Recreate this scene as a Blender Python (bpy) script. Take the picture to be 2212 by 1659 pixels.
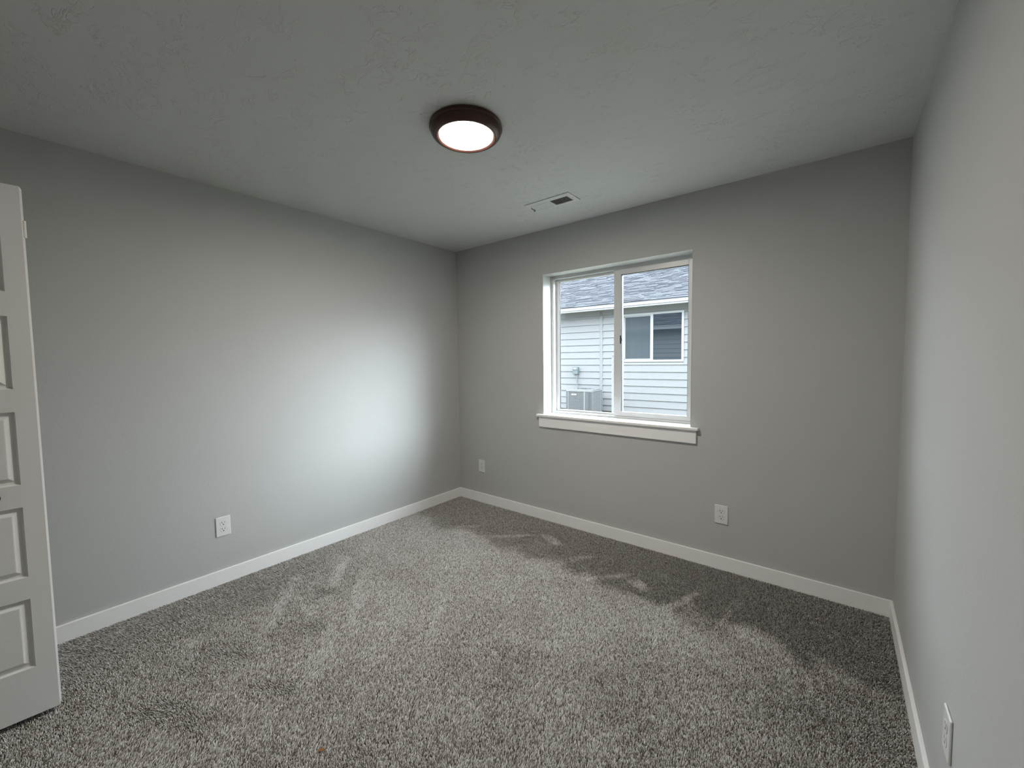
import bpy, bmesh, math, random
import numpy as np
from mathutils import Matrix, Vector
random.seed(7)
sc = bpy.context.scene
for o in list(bpy.data.objects): bpy.data.objects.remove(o, do_unlink=True)

# ------------------------------------------------------------------ camera
F_PX = 880.28
YAW, PITCH, ROLL = 0.6756, -0.0577, -0.0121
CAM = Vector((2.9725, -2.8519, 1.3668))
cy, sy, cp, sp = math.cos(YAW), math.sin(YAW), math.cos(PITCH), math.sin(PITCH)
fwd = Vector((-sy*cp, cy*cp, sp)); rt = Vector((cy, sy, 0)); up = rt.cross(fwd)
r2 = rt*math.cos(ROLL) + up*math.sin(ROLL); u2 = -rt*math.sin(ROLL) + up*math.cos(ROLL)
cd = bpy.data.cameras.new('camera'); cam = bpy.data.objects.new('camera', cd)
sc.collection.objects.link(cam)
M = Matrix.Identity(4)
for i in range(3):
    M[i][0] = r2[i]; M[i][1] = u2[i]; M[i][2] = -fwd[i]; M[i][3] = CAM[i]
cam.matrix_world = M
cd.sensor_fit = 'HORIZONTAL'; cd.sensor_width = 36.0; cd.lens = F_PX/2212*36.0
cd.clip_start = 0.02; cd.clip_end = 200
sc.camera = cam

# ------------------------------------------------------------------ sky, exposure
SKY_BASE = 15.0          # veiled sky
SKY_LOBE = 50.0         # brighter haze where the sun stands behind thin cloud
LAMP = 200.0
w = bpy.data.worlds.new('overcast_sky'); sc.world = w; w.use_nodes = True
nt = w.node_tree; nt.nodes.clear()
def N(t, typ, **kw):
    n = t.nodes.new(typ)
    for k, v in kw.items(): setattr(n, k, v)
    return n
tc = N(nt, 'ShaderNodeTexCoord')
dt = N(nt, 'ShaderNodeVectorMath', operation='DOT_PRODUCT')
LAZ, LEL, LWID = math.radians(67), math.radians(13), 0.80
sd = Vector((math.sin(LAZ)*math.cos(LEL), math.cos(LAZ)*math.cos(LEL), math.sin(LEL))); dt.inputs[1].default_value = sd
nt.links.new(tc.outputs['Generated'], dt.inputs[0])
mr = N(nt, 'ShaderNodeMapRange', interpolation_type='SMOOTHSTEP')
mr.inputs['From Min'].default_value = LWID; mr.inputs['From Max'].default_value = 1.0
mr.inputs['To Max'].default_value = SKY_LOBE
nt.links.new(dt.outputs['Value'], mr.inputs['Value'])
sx = N(nt, 'ShaderNodeSeparateXYZ'); nt.links.new(tc.outputs['Generated'], sx.inputs[0])
me_ = N(nt, 'ShaderNodeMapRange', interpolation_type='SMOOTHSTEP')
me_.inputs['From Min'].default_value = 0.06; me_.inputs['From Max'].default_value = 0.18
nt.links.new(sx.outputs['Z'], me_.inputs['Value'])
ml = N(nt, 'ShaderNodeMath', operation='MULTIPLY'); nt.links.new(mr.outputs[0], ml.inputs[0]); nt.links.new(me_.outputs[0], ml.inputs[1])
mb_ = N(nt, 'ShaderNodeMapRange'); mb_.inputs['From Min'].default_value = -.05; mb_.inputs['From Max'].default_value = .05
mb_.inputs['To Min'].default_value = 0.3*SKY_BASE; mb_.inputs['To Max'].default_value = SKY_BASE
nt.links.new(sx.outputs['Z'], mb_.inputs['Value'])
ad_ = N(nt, 'ShaderNodeMath', operation='ADD'); nt.links.new(ml.outputs[0], ad_.inputs[0]); nt.links.new(mb_.outputs[0], ad_.inputs[1])
bg = N(nt, 'ShaderNodeBackground'); bg.inputs['Color'].default_value = (0.83, 0.915, 1.0, 1)
nt.links.new(ad_.outputs[0], bg.inputs['Strength'])
wo = N(nt, 'ShaderNodeOutputWorld'); nt.links.new(bg.outputs[0], wo.inputs[0])
sc.view_settings.view_transform = 'Standard'; sc.view_settings.look = 'None'
sc.view_settings.gamma = 1.0; sc.view_settings.exposure = 0.0
sc.view_settings.use_curve_mapping = False

# ------------------------------------------------------------------ helpers
COL = sc.collection
class MB:
    def __init__(s): s.v = []; s.f = []
    def box(s, x0, x1, y0, y1, z0, z1, m=None):
        b = len(s.v)
        p = [(x0,y0,z0),(x1,y0,z0),(x1,y1,z0),(x0,y1,z0),(x0,y0,z1),(x1,y0,z1),(x1,y1,z1),(x0,y1,z1)]
        if m is not None: p = [tuple(m @ Vector(q)) for q in p]
        s.v += p
        s.f += [tuple(b+i for i in q) for q in ((0,3,2,1),(4,5,6,7),(0,1,5,4),(1,2,6,5),(2,3,7,6),(3,0,4,7))]
        return s
    def prism(s, pts, z0, z1, m=None):
        n = len(pts); b = len(s.v)
        p = [(x, y, z0) for x, y in pts] + [(x, y, z1) for x, y in pts]
        if m is not None: p = [tuple(m @ Vector(q)) for q in p]
        s.v += p
        s.f.append(tuple(b+i for i in range(n))[::-1]); s.f.append(tuple(b+n+i for i in range(n)))
        for i in range(n): s.f.append((b+i, b+(i+1) % n, b+n+(i+1) % n, b+n+i))
        return s
    def lathe(s, prof, n=48, m=None, close=True):
        b = len(s.v); k = len(prof)
        for i in range(n):
            a = 2*math.pi*i/n
            for r, z in prof:
                q = Vector((r*math.cos(a), r*math.sin(a), z))
                s.v.append(tuple(m @ q) if m is not None else tuple(q))
        for i in range(n):
            j = (i+1) % n
            for t in range(k-1): s.f.append((b+i*k+t, b+j*k+t, b+j*k+t+1, b+i*k+t+1))
        return s
    def quad(s, *p):
        b = len(s.v); s.v += [tuple(q) for q in p]; s.f.append(tuple(range(b, b+len(p)))); return s
    def tube(s, pts, r, n=10):
        b = len(s.v); pts = [Vector(p) for p in pts]
        for i, p in enumerate(pts):
            d = (pts[min(i+1, len(pts)-1)] - pts[max(i-1, 0)]).normalized()
            a = d.cross(Vector((0.3, 0.2, 1)) if abs(d.z) < .9 else Vector((1, 0, 0))).normalized(); c = d.cross(a)
            for k in range(n):
                t = 2*math.pi*k/n; s.v.append(tuple(p + a*r*math.cos(t) + c*r*math.sin(t)))
        for i in range(len(pts)-1):
            for k in range(n):
                s.f.append((b+i*n+k, b+i*n+(k+1) % n, b+(i+1)*n+(k+1) % n, b+(i+1)*n+k))
        s.f.append(tuple(b+k for k in range(n))[::-1]); s.f.append(tuple(b+(len(pts)-1)*n+k for k in range(n)))
        return s
def obj(name, mb, mat, parent=None, bevel=0, smooth=False, seg=2, loc=None):
    me = bpy.data.meshes.new(name); me.from_pydata(mb.v, [], mb.f); me.validate()
    bm = bmesh.new(); bm.from_mesh(me)
    bmesh.ops.remove_doubles(bm, verts=bm.verts, dist=1e-6)
    bmesh.ops.recalc_face_normals(bm, faces=bm.faces); bm.to_mesh(me); bm.free()
    me.materials.append(mat)
    o = bpy.data.objects.new(name, me); COL.objects.link(o)
    if parent is not None: o.parent = parent
    if loc is not None: o.location = loc
    if bevel:
        b = o.modifiers.new('bevel', 'BEVEL'); b.width = bevel; b.segments = seg; b.limit_method = 'ANGLE'; b.angle_limit = math.radians(40)
    if smooth or bevel:
        me.polygons.foreach_set('use_smooth', [True]*len(me.polygons))
        if smooth:
            me.set_sharp_from_angle(angle=math.radians(35))
        else:
            wn = o.modifiers.new('wn', 'WEIGHTED_NORMAL'); wn.keep_sharp = True
            me.set_sharp_from_angle(angle=math.radians(30))
    return o
def tag(o, label=None, cat=None, group=None, kind=None):
    if label: o['label'] = label
    if cat: o['category'] = cat
    if group: o['group'] = group
    if kind: o['kind'] = kind
    return o
def thing(name, label, cat, loc=(0, 0, 0), rz=0, group=None, kind=None):
    o = bpy.data.objects.new(name, None); COL.objects.link(o); o.location = loc; o.rotation_euler = (0, 0, rz)
    o.empty_display_size = 0.05
    return tag(o, label, cat, group, kind)
def struct(name, mb, mat, label=None, **kw):
    return tag(obj(name, mb, mat, **kw), label, None, None, 'structure')

# ------------------------------------------------------------------ materials
def mat(name, col, rough=0.6, metal=0.0, spec=0.5, noise=None, bump=None, coat=0):
    m = bpy.data.materials.new(name); m.use_nodes = True; t = m.node_tree
    b = t.nodes['Principled BSDF']
    b.inputs['Base Color'].default_value = (*col, 1); b.inputs['Roughness'].default_value = rough
    b.inputs['Metallic'].default_value = metal; b.inputs['Specular IOR Level'].default_value = spec
    b.inputs['Coat Weight'].default_value = coat
    c = N(t, 'ShaderNodeTexCoord')
    if noise:
        sc_, amt = noise
        n = N(t, 'ShaderNodeTexNoise'); n.inputs['Scale'].default_value = sc_; n.inputs['Detail'].default_value = 4
        t.links.new(c.outputs['Object'], n.inputs['Vector'])
        r = N(t, 'ShaderNodeMapRange'); r.inputs['From Min'].default_value = .3; r.inputs['From Max'].default_value = .7
        r.inputs['To Min'].default_value = 1-amt; r.inputs['To Max'].default_value = 1+amt
        t.links.new(n.outputs['Fac'], r.inputs['Value'])
        x = N(t, 'ShaderNodeVectorMath', operation='SCALE'); x.inputs[0].default_value = col
        t.links.new(r.outputs['Result'], x.inputs['Scale']); t.links.new(x.outputs[0], b.inputs['Base Color'])
    if bump:
        sc_, dist = bump
        n = N(t, 'ShaderNodeTexNoise'); n.inputs['Scale'].default_value = sc_; n.inputs['Detail'].default_value = 3
        t.links.new(c.outputs['Object'], n.inputs['Vector'])
        p = N(t, 'ShaderNodeBump'); p.inputs['Distance'].default_value = dist; p.inputs['Strength'].default_value = 1
        t.links.new(n.outputs['Fac'], p.inputs['Height']); t.links.new(p.outputs[0], b.inputs['Normal'])
    return m
m_wall = mat('wall_paint', (0.49, 0.495, 0.487), .62, spec=.25, noise=(1.5, .012), bump=(95, .0006))
m_white = mat('white_trim_paint', (0.88, 0.88, 0.875), .38, spec=.4, noise=(30, .01))
m_vinyl = mat('white_vinyl', (0.60, 0.605, 0.60), .32, spec=.45)
m_plate = mat('white_plastic', (0.74, 0.745, 0.735), .3, spec=.5)
m_dark = mat('dark_slot', (0.012, 0.012, 0.012), .6)
m_door = mat('door_paint', (0.80, 0.80, 0.785), .42, spec=.4, bump=(160, .00025))
m_bronze = mat('dark_bronze', (0.055, 0.022, 0.017), .36, metal=.35, spec=.6, noise=(60, .08))
m_knob = mat('bronze_knob', (0.06, 0.05, 0.042), .35, metal=.7)
m_hinge = mat('painted_hinge', (0.74, 0.74, 0.70), .35)
m_vent = mat('vent_enamel', (0.70, 0.71, 0.71), .4)
m_gasket = mat('black_gasket', (0.02, 0.022, 0.025), .5)
m_latch = mat('dark_latch', (0.03, 0.03, 0.03), .4)

# ceiling: hand-trowelled texture, thin ridges that only show where light rakes
def ceiling_mat():
    m = mat('ceiling_paint', (0.67, 0.68, 0.668), .7, spec=.2); t = m.node_tree; b = t.nodes['Principled BSDF']
    c = N(t, 'ShaderNodeTexCoord')
    hs = []
    for k, (s1, lo, dist) in enumerate(((9.0, .56, 1.2), (15.0, .58, .9))):
        mp = N(t, 'ShaderNodeMapping'); mp.inputs['Location'].default_value = (3.1*k+.7, 1.7*k, 0)
        mp.inputs['Rotation'].default_value = (0, 0, .5+k)
        mp.inputs['Scale'].default_value = (1, 1.7, 1)
        t.links.new(c.outputs['Object'], mp.inputs[0])
        n = N(t, 'ShaderNodeTexNoise'); n.inputs['Scale'].default_value = s1; n.inputs['Detail'].default_value = 3.0
        n.inputs['Distortion'].default_value = dist
        t.links.new(mp.outputs[0], n.inputs['Vector'])
        r = N(t, 'ShaderNodeMapRange', interpolation_type='SMOOTHSTEP'); r.inputs['From Min'].default_value = lo; r.inputs['From Max'].default_value = lo+.012
        r.inputs['To Max'].default_value = .0019
        t.links.new(n.outputs['Fac'], r.inputs['Value'])
        # slope back so that only one edge of each trowel mark is crisp
        r2_ = N(t, 'ShaderNodeMapRange', interpolation_type='SMOOTHSTEP'); r2_.inputs['From Min'].default_value = lo; r2_.inputs['From Max'].default_value = lo+.16
        r2_.inputs['To Max'].default_value = .0019
        t.links.new(n.outputs['Fac'], r2_.inputs['Value'])
        d = N(t, 'ShaderNodeMath', operation='SUBTRACT'); t.links.new(r.outputs[0], d.inputs[0]); t.links.new(r2_.outputs[0], d.inputs[1])
        n2 = N(t, 'ShaderNodeTexNoise'); n2.inputs['Scale'].default_value = 5+k; t.links.new(mp.outputs[0], n2.inputs['Vector'])
        g = N(t, 'ShaderNodeMapRange'); g.inputs['From Min'].default_value = .45; g.inputs['From Max'].default_value = .6
        t.links.new(n2.outputs['Fac'], g.inputs['Value'])
        x = N(t, 'ShaderNodeMath', operation='MULTIPLY'); t.links.new(d.outputs[0], x.inputs[0]); t.links.new(g.outputs[0], x.inputs[1])
        hs.append(x)
    a = N(t, 'ShaderNodeMath', operation='ADD'); t.links.new(hs[0].outputs[0], a.inputs[0]); t.links.new(hs[1].outputs[0], a.inputs[1])
    p = N(t, 'ShaderNodeBump'); p.inputs['Distance'].default_value = 1.0; p.inputs['Strength'].default_value = 1
    t.links.new(a.outputs[0], p.inputs['Height']); t.links.new(p.outputs[0], b.inputs['Normal'])
    return m
m_ceil = ceiling_mat()

def glass_mat(name, tint=(.96, .975, .972), refl=1.0):
    m = bpy.data.materials.new(name); m.use_nodes = True; t = m.node_tree; t.nodes.clear()
    tr = N(t, 'ShaderNodeBsdfTransparent'); tr.inputs[0].default_value = (*tint, 1)
    gl = N(t, 'ShaderNodeBsdfGlossy'); gl.inputs['Roughness'].default_value = 0.0
    fr = N(t, 'ShaderNodeFresnel'); fr.inputs[0].default_value = 1.45
    mx = N(t, 'ShaderNodeMixShader'); o = N(t, 'ShaderNodeOutputMaterial')
    # reflect on the entering face only (a ray leaving the thin pane is not totally reflected)
    gm = N(t, 'ShaderNodeNewGeometry'); iv = N(t, 'ShaderNodeMath', operation='SUBTRACT'); iv.inputs[0].default_value = 1; t.links.new(gm.outputs['Backfacing'], iv.inputs[1])
    fm = N(t, 'ShaderNodeMath', operation='MULTIPLY'); t.links.new(fr.outputs[0], fm.inputs[0]); t.links.new(iv.outputs[0], fm.inputs[1])
    t.links.new(fm.outputs[0], mx.inputs[0]); t.links.new(tr.outputs[0], mx.inputs[1]); t.links.new(gl.outputs[0], mx.inputs[2])
    t.links.new(mx.outputs[0], o.inputs[0]); return m
m_glass = glass_mat('window_glass')

def emis(name, col, s):
    m = bpy.data.materials.new(name); m.use_nodes = True; t = m.node_tree; t.nodes.clear()
    e = N(t, 'ShaderNodeEmission'); e.inputs[0].default_value = (*col, 1); e.inputs[1].default_value = s
    o = N(t, 'ShaderNodeOutputMaterial'); t.links.new(e.outputs[0], o.inputs[0]); return m
m_lamp = emis('lit_diffuser', (1.0, .93, .835), LAMP)

# ------------------------------------------------------------------ room shell
W, H, D = 3.2285, 2.44, 3.15
XL, XR, ZB, ZT = 1.0258, 2.2134, 0.9085, 2.0794   # window opening
TW = 0.17
mb = MB()
mb.box(-.14, XL, 0, TW, -.1, H+.1); mb.box(XR, W+.14, 0, TW, -.1, H+.1)
mb.box(XL, XR, 0, TW, -.1, ZB-.02); mb.box(XL, XR, 0, TW, ZT, H+.1)
struct('wall_front', mb, m_wall, 'grey painted wall with the window in it')
struct('wall_left', MB().box(-.14, 0, -D-1, 0, -.1, H+.1), m_wall, 'long grey painted wall on the left')
struct('wall_right', MB().box(W, W+.14, -D-.14, 0, -.1, H+.1), m_wall, 'grey painted wall at the right edge')
CX0, CX1, CZ = 0.40, 1.95, 2.07                    # closet opening behind the camera's left
mb = MB(); mb.box(0, CX0, -D-.12, -D, -.1, H+.1); mb.box(CX1, W, -D-.12, -D, -.1, H+.1); mb.box(CX0, CX1, -D-.12, -D, CZ, H+.1)
struct('wall_back', mb, m_wall, 'grey painted wall with the closet opening behind the camera')
mb = MB(); mb.box(0, CX1+.3, -D-.85, -D-.75, -.1, H+.1); mb.box(CX1+.3, CX1+.42, -D-.85, -D-.12, -.1, H+.1)
struct('wall_closet', mb, m_wall)
struct('ceiling', MB().box(-.14, W+.14, -D-.85, TW, H, H+.12), m_ceil, 'grey ceiling with hand trowelled texture')
m_sub = mat('carpet_backing', (0.085, 0.075, 0.062), .95)
struct('floor', MB().box(0, W, -D-.75, 0, -.06, -.011), m_sub, 'carpet backing under the grey brown pile')

# baseboards
BH, BT = .0867, .014
def board(name, x0, x1, y0, y1):
    return struct(name, MB().box(x0, x1, y0, y1, -.011, BH), m_white, bevel=.0022)
board('baseboard_front', 0, W, -BT, 0)
board('baseboard_left', 0, BT, -D, -BT)
board('baseboard_right', W-BT, W, -D, -BT)
mb = MB().box(BT, CX0, -D, -D+BT, -.011, BH).box(CX1, W-BT, -D, -D+BT, -.011, BH)
struct('baseboard_back', mb, m_white, bevel=.0022)

# ------------------------------------------------------------------ carpet pile (real tufts)
def carpet():
    rng = np.random.default_rng(3)
    sp = 0.0046
    nx = int((W-2*BT+.01)/sp); ny = int((D+.55)/sp)
    X, Y = np.meshgrid(np.arange(nx), np.arange(ny)); X = X.ravel().astype(float); Y = Y.ravel().astype(float)
    x = BT-.004 + (X + (Y % 2)*.5 + rng.uniform(-.42, .42, X.size))*sp
    y = -BT+.004 - (Y + rng.uniform(-.42, .42, X.size))*sp
    keep = (x < W-BT+.003) & ((y > -D+BT) | ((x > CX0) & (x < CX1) & (y > -D-.5)))
    x, y = x[keep], y[keep]; n = x.size
    def vn(px, py, seed):
        r = np.random.default_rng(seed).uniform(-1, 1, (64, 64))
        ix = np.floor(px).astype(int); iy = np.floor(py).astype(int); fx = px-ix; fy = py-iy
        fx = fx*fx*(3-2*fx); fy = fy*fy*(3-2*fy); ix %= 63; iy %= 63
        return (r[iy, ix]*(1-fx)+r[iy, ix+1]*fx)*(1-fy)+(r[iy+1, ix]*(1-fx)+r[iy+1, ix+1]*fx)*fy
    def rot(a): return x*math.cos(a)+y*math.sin(a)+9, -x*math.sin(a)+y*math.cos(a)+9
    # lay of the pile: footprints, vacuum strokes
    # lay of the pile: brushed away from the window it reads light, towards it dark; footprints, brush strokes
    def sst(t): t = np.clip(t, 0, 1); return t*t*(3-2*t)
    u, v = rot(.35); n1 = vn(u*2.2, v*6.0, 11)
    u, v = rot(-.9); n2 = vn(u*2.0, v*8.0, 12)
    u, v = rot(.1); n3 = vn(u*4.5, v*4.5, 13); n4 = vn(u*13, v*13, 14)
    edge = -.60 + .07*n3 + .06*vn(x*9+2, y*3+5, 15) + .035*n4 - .05*(x/W)
    front = sst((y-edge)/.17+.5)
    B = .50 + .36*n1 + .32*n2 + .22*n3 + .20*n4 - .55*sst((1.15-x)/.5)*sst((-1.0-y)/.4)
    B -= front*(2.0 + .10*n1)
    B -= .75*sst((x-2.45)/.7)*sst((y+2.0)/1.2)                 # duller towards the right corner
    B -= .35*sst((2.9-x)/.8-1.2)*sst((-1.5-y)/.3)*0
    B -= .80*sst((.62-x)/.35)*sst((-1.35-y)/.35)               # brushed dark beside the folded door
    B -= .45*sst((.30-x)/.18)
    marks = [(1.02,-.42,.75,.17,.030,.9),(1.30,-.30,-.5,.10,.040,1.0),(1.62,-.40,.85,.12,.022,.7),(1.78,-.30,-.6,.05,.035,.6),(1.88,-.52,.85,.17,.022,.8),
             (2.06,-.50,-.55,.075,.042,1.1),(2.32,-.52,1.25,.20,.026,.9),(2.55,-.50,1.5,.20,.020,.6),(2.66,-.62,-.4,.10,.05,.6),(2.98,-.60,-.3,.09,.04,.55),
             (2.92,-.22,1.57,.12,.008,.5),(.62,-.50,.7,.12,.022,.6),(.80,-.60,.75,.25,.020,.4),(.95,-.85,.75,.30,.018,.35),(1.5,-.85,.8,.25,.018,.3),
             (.45,-1.55,2.45,.20,.035,.9),(.55,-1.95,2.45,.28,.035,.9),(.80,-1.62,2.45,.33,.030,.6),(.30,-1.75,.3,.05,.03,.6),(1.05,-1.95,2.4,.3,.03,.5),(.50,-2.35,.5,.08,.04,.5),
             (.62,-1.72,1.2,.07,.045,-.9),(.88,-1.90,1.0,.08,.05,-.6),(1.15,-2.2,.5,.12,.05,-.5),(.75,-2.25,.4,.14,.05,-.5),(1.0,-2.5,.4,.2,.06,-.6),(1.35,-1.5,2.3,.3,.03,.25)]
    for mx, my, a, L, wd, s in marks:
        wx = mx + .012*n4; wy = my + .012*n3
        dx, dy = x-wx, y-wy; p = dx*math.cos(a)+dy*math.sin(a); q = -dx*math.sin(a)+dy*math.cos(a)
        B += 1.9*s*np.exp(-(p/L)**4-(q/wd)**4)
    B += rng.normal(0, .18, n)
    lay = -np.clip(B, -1.35, 1.35)
    ang = rng.uniform(0, 2*np.pi, n); h = .0112 + .0018*rng.uniform(-1, 1, n) + .0006*lay
    # lean: positive lay brushes away from the window, negative towards it
    rl = rng.uniform(.15, .75, n)
    lx = rl*.0058*np.cos(ang) + .0008*lay; ly = rl*.0058*np.sin(ang) - .0062*lay
    a2 = rng.uniform(0, 2*np.pi, n)
    V = np.zeros((n, 9, 3), np.float32)
    r0 = .0017*rng.uniform(.8, 1.2, n); r1 = .0020*rng.uniform(.8, 1.2, n); r2_ = .0010*rng.uniform(.7, 1.3, n)
    for k in range(3):
        t = a2 + k*2*np.pi/3
        V[:, k, 0] = x + r0*np.cos(t); V[:, k, 1] = y + r0*np.sin(t); V[:, k, 2] = -.011
        t = t+.5
        V[:, 3+k, 0] = x + .35*lx + r1*np.cos(t); V[:, 3+k, 1] = y + .35*ly + r1*np.sin(t); V[:, 3+k, 2] = -.011 + h*.55
        t = t+.5
        V[:, 6+k, 0] = x + lx + r2_*np.cos(t); V[:, 6+k, 1] = y + ly + r2_*np.sin(t); V[:, 6+k, 2] = -.011 + h
    np.clip(V[:, :, 0], BT-.002, W-BT+.002, out=V[:, :, 0]); np.minimum(V[:, :, 1], -BT+.002, out=V[:, :, 1])
    quads = np.array([(0,1,4,3),(1,2,5,4),(2,0,3,5),(3,4,7,6),(4,5,8,7),(5,3,6,8)], np.int32)
    Q = (np.arange(n, dtype=np.int32)[:, None, None]*9 + quads[None]).reshape(n, -1)
    T = (np.arange(n, dtype=np.int32)[:, None]*9 + np.array([6,7,8], np.int32)[None])
    loops = np.concatenate([Q, T], axis=1).ravel()
    ls = (np.arange(n, dtype=np.int32)[:, None]*27 + np.array([0,4,8,12,16,20,24], np.int32)[None]).ravel()
    me = bpy.data.meshes.new('carpet_pile')
    me.vertices.add(n*9); me.vertices.foreach_set('co', V.ravel())
    me.loops.add(loops.size); me.loops.foreach_set('vertex_index', loops)
    me.polygons.add(n*7); me.polygons.foreach_set('loop_start', ls)
    me.update(calc_edges=True)
    cols = np.array([(.64,.627,.602),(.41,.383,.345),(.155,.120,.083),(.80,.80,.795)], np.float32)
    cnt = .5+.5*vn(x*230+3, y*230+3, 21)
    pick = np.clip(cnt*.4 + rng.uniform(0, 1, n)*.6, 0, .9999)
    idx = np.digitize(pick, [.34, .50, .70])     # 0 dark .. 3 light
    pal = cols[[2, 1, 0, 3]][idx] * rng.uniform(.85, 1.15, n)[:, None].astype(np.float32)
    C4 = np.ones((n, 9, 4), np.float32); C4[:, :, :3] = pal[:, None, :]
    at = me.attributes.new('yarn', 'FLOAT_COLOR', 'POINT'); at.data.foreach_set('color', C4.ravel())
    m = mat('carpet_yarn', (.3, .3, .3), .6, spec=.4); t = m.node_tree; b = t.nodes['Principled BSDF']
    a = N(t, 'ShaderNodeAttribute', attribute_name='yarn'); t.links.new(a.outputs['Color'], b.inputs['Base Color'])
    b.inputs['Sheen Weight'].default_value = .8; b.inputs['Sheen Roughness'].default_value = .45
    me.materials.append(m)
    o = bpy.data.objects.new('carpet_pile', me); COL.objects.link(o)
    tag(o, 'speckled grey brown carpet pile with footprints and brush marks', 'carpet', kind='stuff')
carpet()

# ------------------------------------------------------------------ window
win = thing('window_1', 'white vinyl sliding window above the white sill', None, (XL, 0, ZB), kind='structure')
def wobj(name, mb, m, parent=win, **kw):
    return obj(name, MBoff(mb), m, parent, **kw)
def MBoff(mb, off=(XL, 0, ZB)):
    mb.v = [(a-off[0], b-off[1], c-off[2]) for a, b, c in mb.v]; return mb
FY = .125; e = .0006
# white painted returns of the opening
mb = MB(); mb.box(XL+e, XL+.004, .0005, FY+.06, ZB, ZT-e); mb.box(XR-.004, XR-e, .0005, FY+.06, ZB, ZT-e); mb.box(XL+e, XR-e, .0005, FY+.06, ZT-.004, ZT-e)
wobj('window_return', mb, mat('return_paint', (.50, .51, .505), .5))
fr = MB()
fr.box(XL+.004, XL+.028, FY, FY+.075, ZB, ZT-.004); fr.box(XR-.028, XR-.004, FY, FY+.075, ZB, ZT-.004)
fr.box(XL+.028, XR-.028, FY, FY+.075, ZB, ZB+.016); fr.box(XL+.028, XR-.028, FY, FY+.075, ZT-.028, ZT-.004)
wobj('window_frame', fr, m_vinyl, bevel=.0015)
# fixed light on the left, set deeper
fx = MB(); y0, y1 = FY+.040, FY+.064; xa, xb = XL+.028, 1.655
fx.box(xa, xa+.030, y0, y1, ZB+.016, ZT-.028); fx.box(xb-.034, xb, y0, y1, ZB+.016, ZT-.028)
fx.box(xa+.030, xb-.034, y0, y1, ZB+.016, ZB+.030); fx.box(xa+.030, xb-.034, y0, y1, ZT-.050, ZT-.028)
fs = wobj('fixed_sash', fx, m_vinyl, bevel=.0012)
g = MB(); g.box(xa+.030, xa+.034, y0+.006, y1-.006, ZB+.030, ZT-.050); g.box(xb-.038, xb-.034, y0+.006, y1-.006, ZB+.030, ZT-.050)
wobj('gasket', g, m_gasket, fs)
wobj('glass_pane', MB().box(xa+.034, xb-.038, y0+.010, y0+.014, ZB+.028, ZT-.048), m_glass, fs)
# sliding sash on the right, nearer the room
SX0, SX1 = 1.603, XR-.028; y0, y1 = FY+.006, FY+.034; SZ0, SZ1 = ZB+.018, ZT-.029
ss = MB()
ss.box(SX0, SX0+.057, y0, y1, SZ0, SZ1); ss.box(SX1-.034, SX1, y0, y1, SZ0, SZ1)
ss.box(SX0+.057, SX1-.034, y0, y1, SZ0, SZ0+.034); ss.box(SX0+.057, SX1-.034, y0, y1, SZ1-.040, SZ1)
sl = wobj('sliding_sash', ss, m_vinyl, bevel=.0015)
g = MB(); a, b_, c, d = SX0+.057, SX1-.034, SZ0+.034, SZ1-.040
g.box(a, a+.004, y0+.004, y1-.002, c, d); g.box(b_-.003, b_, y0+.006, y1-.002, c, d); g.box(a, b_, y0+.006, y1-.002, d-.003, d)
wobj('gasket', g, m_gasket, sl)
wobj('glass_pane', MB().box(a+.003, b_-.003, y0+.012, y0+.016, c, d-.002), m_glass, sl)
lt = MB(); lt.box(SX0+.050, SX0+.064, y0-.004, y0+.010, 1.485, 1.548); lt.box(SX0+.054, SX0+.068, y0-.008, y0-.002, 1.505, 1.53)
wobj('sash_latch', lt, m_latch, sl, bevel=.002)
# sill board and apron
wobj('window_sill', MB().box(.974, 2.264, -.036, 0, ZB-.0185, ZB).box(XL, XR, -.001, FY, ZB-.0185, ZB), m_white, bevel=.003)
wobj('window_apron', MB().box(.990, 2.250, -.018, 0, .802, ZB-.0187), m_white, bevel=.0015)

# ------------------------------------------------------------------ ceiling light
lx, ly = 1.612, -1.468
cl = thing('ceiling_light', 'round flush ceiling light with dark bronze rim and glowing diffuser', 'ceiling light', (lx, ly, H))
prof = [(0.0, -.001), (.160, -.001), (.165, -.004), (.166, -.016), (.162, -.019), (.1605, -.0215), (.1615, -.024), (.1585, -.034), (.151, -.044), (.141, -.0505), (.136, -.0525), (.131, -.0520), (.1215, -.0475), (.1195, -.040), (0, -.040)]
obj('bezel', MB().lathe(prof, 96), m_bronze, cl, smooth=True)
obj('diffuser', MB().lathe([(.1190, -.0402)]+[(.1190*math.cos(a), -.0465-.0075*math.sin(a)) for a in np.linspace(0, math.pi/2, 12)], 96), m_lamp, cl, smooth=True)

# ------------------------------------------------------------------ ceiling vent
vx0, vx1, vy0, vy1 = 1.243, 1.594, -.532, -.377
cv = thing('ceiling_vent', 'white slotted air register on the ceiling before the window', 'vent', ((vx0+vx1)/2, (vy0+vy1)/2, H))
def V(mb): return MBoff(mb, ((vx0+vx1)/2, (vy0+vy1)/2, H))
bx = [(1.268, 1.405), (1.422, 1.556)]; by0, by1 = -.490, -.403
fl = MB(); z0, z1 = H-.006, H-.0002
fl.box(vx0, vx1, vy0, by0, z0, z1); fl.box(vx0, vx1, by1, vy1, z0, z1)
fl.box(vx0, bx[0][0], by0, by1, z0, z1); fl.box(bx[0][1], bx[1][0], by0, by1, z0, z1); fl.box(bx[1][1], vx1, by0, by1, z0, z1)
obj('vent_frame', V(fl), m_vent, cv, bevel=.0012)
obj('duct_shade', V(MB().box(bx[0][0]-.004, bx[1][1]+.004, by0-.003, by1+.003, H-.0012, H-.0004)), m_dark, cv)  # flat near-black sheet, its colour stands in for the shade behind the louvres
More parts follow.
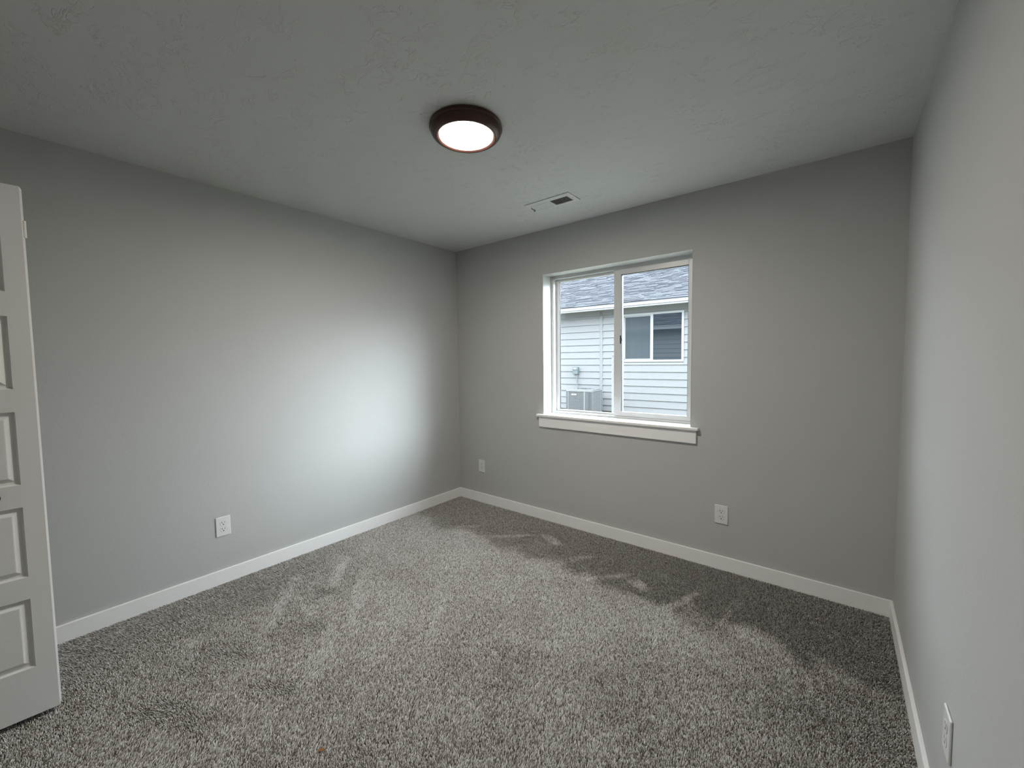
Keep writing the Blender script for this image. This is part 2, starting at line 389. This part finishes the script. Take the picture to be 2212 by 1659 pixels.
for k, (a, b_) in enumerate(bx):
    nl = 11; mb = MB()
    for i in range(nl):
        xx = a + (i+.5)*(b_-a)/nl
        ang = math.radians(-38 if k == 0 else 40)
        m = Matrix.Translation((xx, 0, H-.0058)) @ Matrix.Rotation(ang, 4, 'Y')
        mb.box(-.0062 if k == 0 else -.0035, .0062 if k == 0 else .0035, by0, by1, -.0005, .0005, m)
    obj('louvre_bank', V(mb), m_vent, cv)
mb = MB(); mb.box(1.2555, 1.2575, -.470, -.425, H-.012, H-.006); mb.box(1.2535, 1.2595, -.436, -.424, H-.018, H-.006)
obj('damper_lever', V(mb), mat('lever_grey', (.25, .26, .26), .4, metal=.5), cv)
for sx in (1.2515, 1.5765):
    m = Matrix.Translation((sx, -.447, H-.006)) @ Matrix.Rotation(math.pi, 4, 'X')
    obj('screw', V(MB().lathe([(0, .0012), (.0022, .001), (.003, 0), (0, 0)], 12, m)), mat('screw_grey', (.3, .3, .3), .4), cv)

# ------------------------------------------------------------------ wall outlets (modelled facing -y, local origin on the wall)
def outlet_parts():
    pl = MB(); w_, h_, t_ = .039, .0605, .0065
    pl.box(-w_, w_, -t_, 0, -h_, h_)
    parts = [('cover_plate', pl, m_plate, .0028)]
    for s in (1, -1):
        z = s*.0195; rc = MB()
        pts = []
        for i in range(32):
            a = 2*math.pi*i/32; px, pz = .0172*math.cos(a), .0172*math.sin(a); pz = max(-.0142, min(.0142, pz)); pts.append((px, pz))
        m = Matrix.Translation((0, 0, z)) @ Matrix.Rotation(math.pi/2, 4, 'X')
        rc.prism(pts, t_, t_+.0012, m)
        ring = MB(); ring.prism([(px*1.06, pz*1.06) for px, pz in pts], t_-.001, t_+.00015, m)
        parts.append(('receptacle', rc, m_plate, .0003, ring, z))
    return parts
proto = None
def make_outlet(label, loc, rz):
    global proto
    if proto is None:
        t = thing('wall_outlet', label, 'outlet', loc, rz, 'duplex wall outlets')
        for P in outlet_parts():
            o = obj(P[0], P[1], P[2], t, bevel=P[3])
            if P[0] == 'receptacle':
                obj('seam', P[4], mat('seam_grey', (.30, .30, .29), .6), o)
                z = P[5]; s = MB(); yy0, yy1 = -.0078, -.0060
                s.box(-.0080, -.0050, yy0, yy1, z+.0010, z+.0098); s.box(.0050, .0080, yy0, yy1, z+.0020, z+.0094)
                m = Matrix.Translation((0, -.0060, z-.0068)) @ Matrix.Rotation(math.pi/2, 4, 'X')
                s.lathe([(0, .0019), (.0034, .0019), (.0034, 0), (0, 0)], 14, m)
                obj('slots', s, m_dark, o)
        m = Matrix.Translation((0, -.0064, 0)) @ Matrix.Rotation(math.pi/2, 4, 'X')
        obj('screw', MB().lathe([(0, .0011), (.002, .0009), (.0028, 0), (0, 0)], 14, m), m_plate, t)
        proto = t; return t
    r = proto.copy(); COL.objects.link(r); r.location = loc; r.rotation_euler = (0, 0, rz); r['label'] = label
    for ch in [o for o in bpy.data.objects if o.parent == proto]:
        c = ch.copy(); COL.objects.link(c); c.parent = r
        for g_ in [o for o in bpy.data.objects if o.parent == ch]:
            d_ = g_.copy(); COL.objects.link(d_); d_.parent = c
    return r
make_outlet('white duplex outlet below and right of the window on the window wall', (2.4075, 0, .358), 0)
make_outlet('white duplex outlet left of the window, close to the room corner', (.3040, 0, .352), 0)
make_outlet('white duplex outlet low on the long left wall', (0, -2.0435, .357), math.pi/2)
make_outlet('white duplex outlet seen edge-on low on the right wall', (W, -1.330, .360), -math.pi/2)

# ------------------------------------------------------------------ bifold closet door
dr = thing('door_1', 'white five panel bifold closet door standing folded open at the left edge', None, (.587, -2.7795, .02), kind='structure')
A = Vector((.587, -2.7795)); B = Vector((.551, -2.7725)); dirn = Vector((math.cos(math.radians(-94)), math.sin(math.radians(-94))))
nrm = Vector((-dirn.y, dirn.x)); LW, LZ0, LZ1 = .298, .02, 2.032     # nrm points to +x (towards the room)
if nrm.x < 0: nrm = -nrm
def dp(u, d, z):      # along leaf, depth into leaf, height
    q = A + dirn*u - nrm*d; return (q.x-A.x, q.y-A.y, z-.02)
panels = [(1.6415, 1.9157), (1.282, 1.552), (.9215, 1.197), (.565, .836), (.2093, .4804)]
mb = MB(); pu0, pu1 = .0525, LW-.0525
def rq(u0, u1, z0_, z1_, d=0): mb.quad(dp(u0, d, z0_), dp(u1, d, z0_), dp(u1, d, z1_), dp(u0, d, z1_))
rq(0, pu0, LZ0, LZ1); rq(pu1, LW, LZ0, LZ1)
zs = [LZ0] + sum([[a, b] for a, b in panels[::-1]], []) + [LZ1]
for i in range(0, len(zs), 2): rq(pu0, pu1, zs[i], zs[i+1])
for z0_, z1_ in panels:
    rings = [(0, 0), (.005, .0095), (.0125, .0115), (.0165, .0105), (.0275, .0015), (.030, .001)]
    for (i0, d0), (i1, d1) in zip(rings, rings[1:]):
        c0 = [(pu0+i0, z0_+i0), (pu1-i0, z0_+i0), (pu1-i0, z1_-i0), (pu0+i0, z1_-i0)]
        c1 = [(pu0+i1, z0_+i1), (pu1-i1, z0_+i1), (pu1-i1, z1_-i1), (pu0+i1, z1_-i1)]
        for k in range(4):
            k2 = (k+1) % 4
            mb.quad(dp(*c0[k][:1], d0, c0[k][1]), dp(c0[k2][0], d0, c0[k2][1]), dp(c1[k2][0], d1, c1[k2][1]), dp(c1[k][0], d1, c1[k][1]))
    i1, d1 = rings[-1]; rq(pu0+i1, pu1-i1, z0_+i1, z1_-i1, d1)
TH = .035
q = B - A
bb = (q.x, q.y)
def bk(z): return (bb[0], bb[1], z-.02)
mb.quad(dp(0, 0, LZ0), dp(0, 0, LZ1), bk(LZ1), bk(LZ0))
mb.quad(dp(LW, 0, LZ0), dp(LW, TH, LZ0), dp(LW, TH, LZ1), dp(LW, 0, LZ1))
mb.quad(bk(LZ0), bk(LZ1), dp(LW, TH, LZ1), dp(LW, TH, LZ0))
mb.quad(dp(0, 0, LZ0), bk(LZ0), dp(LW, TH, LZ0), dp(LW, 0, LZ0)); mb.quad(dp(0, 0, LZ1), bk(LZ1), dp(LW, TH, LZ1), dp(LW, 0, LZ1))
leaf = obj('door_leaf', mb, m_door, dr)
mb = MB(); mb.prism([dp(u, d, 0)[:2] for u, d in ((.004, TH+.003), (.004, 2*TH+.003), (LW, 2*TH+.003), (LW, TH+.003))], .004, LZ1-.02)
obj('door_leaf', mb, m_door, dr)
kn = A + dirn*.1166
km = Matrix.Translation((kn.x-A.x, kn.y-A.y, .888-.02)) @ Matrix.Rotation(math.atan2(nrm.y, nrm.x), 4, 'Z') @ Matrix.Rotation(math.pi/2, 4, 'Y')
obj('door_knob', MB().lathe([(0, -.001), (.011, 0), (.0095, .002), (.006, .006), (.006, .012), (.012, .016), (.0165, .021), (.0168, .025), (.013, .030), (0, .0315)], 32, km), m_knob, dr, smooth=True)
for zc, ho in ((1.881, .004), (1.49, -.0015), (.28, -.003)):
    o_ = MB(); c_ = (bb[0]*.5-.002, bb[1]*.5+ho)
    m = Matrix.Translation((c_[0], c_[1], zc-.02-.031))
    o_.lathe([(0, 0), (.0042, 0), (.0042, .062), (0, .062)], 12, m)
    obj('hinge', o_, m_hinge, dr, smooth=True)
struct('trim_1', MB().box(CX0, CX0+.018, -D-.12, -D, 0, CZ).box(CX1-.018, CX1, -D-.12, -D, 0, CZ).box(CX0, CX1, -D-.12, -D, CZ-.018, CZ), m_white)

# ------------------------------------------------------------------ scrap on the carpet
mb = MB()
lf = [(-.012, -.004, 0), (-.006, -.007, .002), (.004, -.006, .003), (.012, -.001, .005), (.007, .004, .004), (-.003, .005, .002), (-.010, .003, .001)]
mb.v = [(a, b, c) for a, b, c in lf] + [(a, b, c-.0008) for a, b, c in lf] + [(0, 0, .0045)]
k = len(lf)
for i in range(k): mb.f += [(i, (i+1) % k, 2*k), (i, i+k, (i+1) % k+k, (i+1) % k)]
mb.f.append(tuple(range(k, 2*k)))
o = obj('leaf_scrap', mb, mat('dry_leaf', (.30, .13, .035), .7, noise=(300, .4)), loc=(1.583, -2.218, .0012))
o.rotation_euler = (0.05, 0.08, .75)
tag(o, 'tiny rust brown scrap of dry leaf lying on the carpet near the camera', 'leaf')

# ================================================================== outside
m_lawn = mat('lawn', (.165, .165, .12), .9, noise=(9, .35), bump=(120, .02))
struct('ground', MB().box(-22, 22, TW+.02, 30, -.35, -.045), m_lawn, 'strip of ground between the two houses')
# our own house outside (seen only in the neighbour's panes)
def lap_siding(mb, x0, x1, z0, z1, exp=.178, lip=.024, ph=0.0, m=None):
    z = z0
    edges = [z0]
    k = math.floor((z0-ph)/exp)+1
    while ph+k*exp < z1-.01: edges.append(ph+k*exp); k += 1
    edges.append(z1)
    for a, b in zip(edges, edges[1:]):
        # board leans out at its lower edge
        p = [(x0, -lip, a), (x1, -lip, a), (x1, -.002, b), (x0, -.002, b), (x0, 0.01, a), (x1, 0.01, a), (x1, .01, b), (x0, .01, b)]
        if m is not None: p = [tuple(m @ Vector(q)) for q in p]
        c = len(mb.v); mb.v += p
        mb.f += [tuple(c+i for i in q) for q in ((0,1,2,3),(0,4,5,1),(3,2,6,7),(0,3,7,4),(1,5,6,2),(4,7,6,5))]
SID = .142
m_sid = mat('siding_paint', (SID, SID*1.02, SID*1.03), .55, spec=.3, noise=(14, .03), bump=(60, .0012))
m_extrim = mat('exterior_trim', (.20, .204, .208), .5, spec=.3)
Mo = Matrix.Translation((0, TW+.012, 0)) @ Matrix.Rotation(math.pi, 4, 'Z')
mb = MB()
for x0, x1, z0, z1 in ((-9, XL-.09, -.1, 2.55), (XR+.09, 9, -.1, 2.55), (XL-.09, XR+.09, -.1, ZB-.09), (XL-.09, XR+.09, ZT+.09, 2.55)):
    lap_siding(mb, -x1, -x0, z0, z1, m=Mo)
struct('wall_exterior', mb, m_sid)
mb = MB(); a, b_, c, d = XL-.09, XR+.09, ZB-.09, ZT+.09
mb.box(a, XL, TW, TW+.032, c, d); mb.box(XR, b_, TW, TW+.032, c, d); mb.box(XL, XR, TW, TW+.032, c, ZB-.021); mb.box(XL, XR, TW, TW+.032, ZT, d)
struct('trim_2', mb, m_extrim)
def shingle_mat():
    m = bpy.data.materials.new('asphalt_shingles'); m.use_nodes = True; t = m.node_tree; b = t.nodes['Principled BSDF']
    b.inputs['Roughness'].default_value = .9; b.inputs['Specular IOR Level'].default_value = .2
    c = N(t, 'ShaderNodeTexCoord'); br = N(t, 'ShaderNodeTexBrick'); br.inputs['Scale'].default_value = 1
    br.inputs['Brick Width'].default_value = .23; br.inputs['Row Height'].default_value = .143; br.inputs['Mortar Size'].default_value = .0; br.inputs['Bias'].default_value = -.1
    br.inputs['Color1'].default_value = (.041, .044, .052, 1); br.inputs['Color2'].default_value = (.014, .016, .022, 1); br.inputs['Mortar'].default_value = (.01, .01, .015, 1)
    br.offset = .37; br.offset_frequency = 2; br.squash = 1.3; br.squash_frequency = 3
    t.links.new(c.outputs['UV'], br.inputs['Vector'])
    n = N(t, 'ShaderNodeTexNoise'); n.inputs['Scale'].default_value = 30; n.inputs['Detail'].default_value = 4; t.links.new(c.outputs['UV'], n.inputs['Vector'])
    mx = N(t, 'ShaderNodeMixRGB', blend_type='OVERLAY'); mx.inputs[0].default_value = .45
    t.links.new(br.outputs['Color'], mx.inputs[1]); t.links.new(n.outputs['Fac'], mx.inputs[2]); t.links.new(mx.outputs[0], b.inputs['Base Color'])
    return m
m_shing = shingle_mat()
def roof_slope(name, x0, x1, run, tan, parent, M4):
    """courses of shingle rising from the local origin towards +y"""
    me = bpy.data.meshes.new(name); bm = bmesh.new(); uvl = bm.loops.layers.uv.new('UVMap')
    L = run/math.cos(math.atan(tan)); ex = .143; nc = int(L/ex)+1; ca, sa = math.cos(math.atan(tan)), math.sin(math.atan(tan))
    rr = random.Random(5)
    for i in range(nc):
        s0, s1 = i*ex, min(L, (i+1)*ex+.01); lift = .009
        def P(x, s, h): return M4 @ Vector((x, s*ca - h*sa, s*sa + h*ca))
        tabs = [x0]
        while tabs[-1] < x1: tabs.append(tabs[-1] + rr.uniform(.12, .34))
        for a, b in zip(tabs, tabs[1:]):
            lf_ = lift*(1.0 if rr.random() < .5 else 1.9)
            vs = [bm.verts.new(p) for p in (P(a, s0, lf_), P(b, s0, lf_), P(b, s1, .001), P(a, s1, .001), P(a, s0, -.004), P(b, s0, -.004))]
            for q, us in (((0,1,2,3), ((a, s0), (b, s0), (b, s1), (a, s1))), ((4,5,1,0), ((a, s0), (b, s0), (b, s0+.01), (a, s0+.01)))):
                f = bm.faces.new([vs[k] for k in q])
                for lp, uv in zip(f.loops, us): lp[uvl].uv = uv
    bm.to_mesh(me); bm.free(); me.materials.append(m_shing)
    o = bpy.data.objects.new(name, me); COL.objects.link(o); o.parent = parent; return o
OV = .50
oh = thing('roof', 'eave of this house above the window outside', None, (0, TW, 2.55), kind='structure')
obj('soffit', MB().box(-9, 9, 0, OV, 0, .02), m_extrim, oh)
obj('fascia', MB().box(-9, 9, OV, OV+.022, -.02, .15), m_extrim, oh)
roof_slope('shingles', -9, 9, 4.6, .42, oh, Matrix.Translation((0, OV+.05, .155)) @ Matrix.Rotation(math.pi, 4, 'Z'))
obj('roof_deck', MB().prism([(OV+.04, .13), (-4.1, .13+4.14*.42), (-4.1, .10+4.14*.42), (OV+.04, .10)], -9, 9, Matrix(((0,0,1,0),(1,0,0,0),(0,1,0,0),(0,0,0,1)))), m_extrim, oh)

# ---- neighbouring house, local frame: x along its wall, y away from us, z up
TH2 = math.radians(2.2)
nh = thing('neighbour_house', 'white lap sided house with grey shingle roof seen through the window', 'house', (0, 7.2, 0), TH2)
wx0, wx1, wz0, wz1 = -1.387, .118, 1.292, 2.500
tx0, tx1 = -2.001, -1.921
sd_ = MB()
for x0, x1, z0, z1 in ((-9, tx0, 0, 2.62), (tx1, wx0, 0, 2.62), (wx1, 6, 0, 2.62), (wx0, wx1, 0, wz0), (wx0, wx1, wz1, 2.62)):
    lap_siding(sd_, x0, x1, z0, z1, ph=.153)
obj('lap_siding', sd_, m_sid, nh)
obj('house_body', MB().box(-9, 6, .011, .05, -.1, 2.62).box(-9, 6, .011, .3, -.3, 0), mat('foundation', (.16, .16, .15), .9), nh)
obj('batten', MB().box(tx0, tx1, -.026, .01, 0, 2.62), m_sid, nh)
obj('frieze_board', MB().box(-9, 6, -.024, .01, 2.53, 2.64), m_extrim, nh)
obj('soffit', MB().box(-9.3, 6.3, -.4, .01, 2.64, 2.66), m_extrim, nh)
obj('fascia', MB().box(-9.3, 6.3, -.422, -.4, 2.618, 2.735), m_extrim, nh)
obj('drip_edge', MB().box(-9.3, 6.3, -.45, -.40, 2.735, 2.748), m_gasket, nh)
roof_slope('roof', -9.3, 6.3, 6.4, .4167, nh, Matrix.Translation((0, -.45, 2.750)))
obj('gable_core', MB().prism([(-.44, 2.735), (5.95, 2.735+6.39*.4167), (6, 2.66), (-.44, 2.66)], -9.2, 6.2, Matrix(((0,0,1,0),(1,0,0,0),(0,1,0,0),(0,0,0,1)))), m_extrim, nh)
nw = MB(); t_ = .050
nw.box(wx0, wx0+t_, -.03, .01, wz0, wz1); nw.box(wx1-t_, wx1, -.03, .01, wz0, wz1)
nw.box(wx0+t_, wx1-t_, -.03, .01, wz0, wz0+t_); nw.box(wx0+t_, wx1-t_, -.03, .01, wz1-t_, wz1)
nwo = obj('house_window', nw, mat('window_vinyl_outside', (.25, .256, .26), .35), nh, bevel=.003)
obj('mullion', MB().box(-.665, -.598, -.026, .01, wz0+t_, wz1-t_), mat('mullion_vinyl', (.25, .256, .26), .35), nwo)
obj('sash_frame', MB().box(wx0+t_, wx0+t_+.034, -.018, .01, wz0+t_, wz1-t_).box(wx0+t_, -.665, -.018, .01, wz0+t_, wz0+t_+.03).box(wx0+t_, -.665, -.018, .01, wz1-t_-.03, wz1-t_), m_extrim, nwo)
def dark_glass(name, refl, rough, dif, difc):
    m = bpy.data.materials.new(name); m.use_nodes = True; t = m.node_tree; t.nodes.clear()
    gl = N(t, 'ShaderNodeBsdfGlossy'); gl.inputs['Roughness'].default_value = rough; gl.inputs[0].default_value = (.9, .95, 1, 1)
    df = N(t, 'ShaderNodeBsdfDiffuse'); df.inputs[0].default_value = (*difc, 1)
    lw = N(t, 'ShaderNodeFresnel'); lw.inputs[0].default_value = 1.5
    ad = N(t, 'ShaderNodeMath', operation='ADD'); ad.inputs[1].default_value = refl; t.links.new(lw.outputs[0], ad.inputs[0])
    mx = N(t, 'ShaderNodeMixShader'); o = N(t, 'ShaderNodeOutputMaterial')
    t.links.new(ad.outputs[0], mx.inputs[0]); t.links.new(df.outputs[0], mx.inputs[1]); t.links.new(gl.outputs[0], mx.inputs[2]); t.links.new(mx.outputs[0], o.inputs[0])
    return m
g1 = dark_glass('pane_behind_screen', .04, .10, 0, (.035, .042, .048)); g2 = dark_glass('pane_reflecting', .10, .015, 0, (.012, .016, .02))
obj('window_pane', MB().box(wx0+t_+.034, -.665, -.006, 0, wz0+t_+.03, wz1-t_-.03), g1, nwo)
obj('window_pane', MB().box(-.598, wx1-t_, -.010, -.004, wz0+t_, wz1-t_), g2, nwo)

def N2W(x, y, z=0):
    c_, s_ = math.cos(TH2), math.sin(TH2); return (x*c_ - y*s_, 7.2 + x*s_ + y*c_, z)
# air conditioner
aw, ah = .73, .66
ac = thing('air_conditioner', 'grey outdoor air conditioner with slotted sides beside the neighbour house', 'air conditioner', N2W(-2.165, -.62, -.045), TH2)
def rrect(hw, r, n=6):
    pts = []
    for cx_, cy_, a0 in ((hw-r, hw-r, 0), (-hw+r, hw-r, 90), (-hw+r, -hw+r, 180), (hw-r, -hw+r, 270)):
        for i in range(n+1):
            a = math.radians(a0+90*i/n); pts.append((cx_+r*math.cos(a), cy_+r*math.sin(a)))
    return pts
m_ac = mat('ac_enamel', (.125, .13, .133), .45, spec=.4); m_acd = mat('ac_coil', (.025, .028, .032), .7, noise=(90, .5))
obj('coil', MB().prism(rrect(aw/2-.02, .09), .04, ah-.05), m_acd, ac)
obj('base_pan', MB().prism(rrect(aw/2, .10), 0, .05), m_ac, ac)
obj('top_cap', MB().prism(rrect(aw/2, .10), ah-.055, ah-.02).prism(rrect(aw/2-.04, .10), ah-.02, ah), m_ac, ac, bevel=.008)
mb = MB(); hw = aw/2
for side in range(4):
    R4 = Matrix.Rotation(side*math.pi/2, 4, 'Z')
    n_ = 26
    for i in range(n_+1):
        xx = -hw+.09 + i*(aw-.18)/n_; mb.box(xx-.0045, xx+.0045, -hw+.004, -hw+.014, .05, ah-.055, R4)
    for i in range(1, 15):
        zz = .05+i*(ah-.105)/15; mb.box(-hw+.09, hw-.09, -hw+.006, -hw+.012, zz-.004, zz+.004, R4)
    for i in range(5):   # rounded corner wires
        a = math.radians(180+90*(i+.5)/5); cx_, cy_ = -hw+.10+.094*math.cos(a), -hw+.10+.094*math.sin(a)
        mb.box(cx_-.005, cx_+.005, cy_-.005, cy_+.005, .05, ah-.055, R4)
obj('louvred_guard', mb, m_ac, ac)
for side in range(4):
    R4 = Matrix.Rotation(side*math.pi/2, 4, 'Z')
    obj('guard_post', MB().box(hw-.20, hw-.155, -hw-.001, -hw+.02, .04, ah-.05, R4), m_ac, ac)
    obj('guard_post', MB().box(-hw+.08, -hw+.105, -hw-.001, -hw+.02, .04, ah-.05, R4), m_ac, ac)
bd = obj('badge', MB().prism([(x_*1.0, z_) for x_, z_ in [(.075*math.copysign(abs(math.cos(a))**.4, math.cos(a)), .018*math.copysign(abs(math.sin(a))**.8, math.sin(a))) for a in np.linspace(0, 2*math.pi, 24, endpoint=False)]], 0, .006,
   Matrix.Translation((-.10, -hw, ah-.125)) @ Matrix.Rotation(math.pi/2, 4, 'X')), mat('badge_white', (.3, .3, .3), .4), ac)
obj('badge_print', MB().box(-.135, -.065, -hw-.0075, -hw-.0055, ah-.130, ah-.121), mat('print_red', (.12, .02, .02), .5), bd)
obj('fan_grille', MB().lathe([(.06, ah+.004), (.065, ah+.012), (.07, ah+.004)], 32).lathe([(.17, ah), (.175, ah+.008), (.18, ah)], 32).lathe([(.25, ah), (.255, ah+.005), (.26, ah)], 40), m_acd, ac)
# disconnect box with conduit
db = thing('electrical_disconnect_box', 'small grey electrical box with conduit on the siding above the air conditioner', 'electrical box', N2W(-2.69, -.012, 1.06), TH2)
m_box = mat('box_grey', (.08, .10, .108), .45); m_bx2 = mat('box_label', (.22, .23, .23), .5)
obj('enclosure', MB().box(-.075, .075, -.09, 0, -.095, .105), m_box, db, bevel=.008)
obj('cover', MB().box(-.081, .081, -.10, -.086, .02, .11), m_box, db, bevel=.004)
obj('rating_label', MB().box(-.05, .035, -.1015, -.0995, .045, .085), m_bx2, db)
obj('conduit', MB().tube([(.035, -.045, -.09), (.035, -.045, -.22), (.045, -.05, -.50), (.05, -.12, -.78), (.12, -.25, -.95)], .016), m_box, db, smooth=True)
# grass blades at the foot of the neighbour wall
mb = MB(); rg = random.Random(4)
for i in range(1500):
    x_, y_ = rg.uniform(-4.5, 1.5), -rg.uniform(.03, .9)
    if -2.62 < x_ < -1.78 and y_ < -.2: continue
    p = N2W(x_, y_, -.05); h_ = rg.uniform(.03, .085); a = rg.uniform(0, 6.28); dx, dy = .004*math.cos(a), .004*math.sin(a)
    l1, l2 = rg.uniform(-.02, .02), rg.uniform(-.02, .02)
    b0 = len(mb.v); mb.v += [(p[0]-dx, p[1]-dy, p[2]), (p[0]+dx, p[1]+dy, p[2]), (p[0]-dy, p[1]+dx, p[2]), (p[0]+l1, p[1]+l2, p[2]+h_)]
    mb.f += [(b0, b0+1, b0+3), (b0+1, b0+2, b0+3), (b0+2, b0, b0+3)]
o = obj('lawn_grass', mb, mat('grass_blades', (.06, .08, .03), .8))
tag(o, 'short sparse grass along the foot of the neighbour house', 'grass', kind='stuff')
# vinyl gate post just outside
gp = thing('vinyl_fence_post', 'white vinyl fence post outside behind the window mullion', 'fence post', (1.218, 1.06, -.045))
m_post = mat('post_vinyl', (.72, .72, .72), .35)
obj('post', MB().box(-.045, .045, -.045, .045, 0, 1.44), m_post, gp, bevel=.005)
mb = MB(); mb.v = [(-.036, -.036, 1.455), (.036, -.036, 1.455), (.036, .036, 1.455), (-.036, .036, 1.455), (0, 0, 1.475)]; mb.f = [(0,1,4), (1,2,4), (2,3,4), (3,0,4), (3,2,1,0)]
mb.box(-.046, .046, -.046, .046, 1.44, 1.456)
obj('post_cap', mb, m_post, gp)
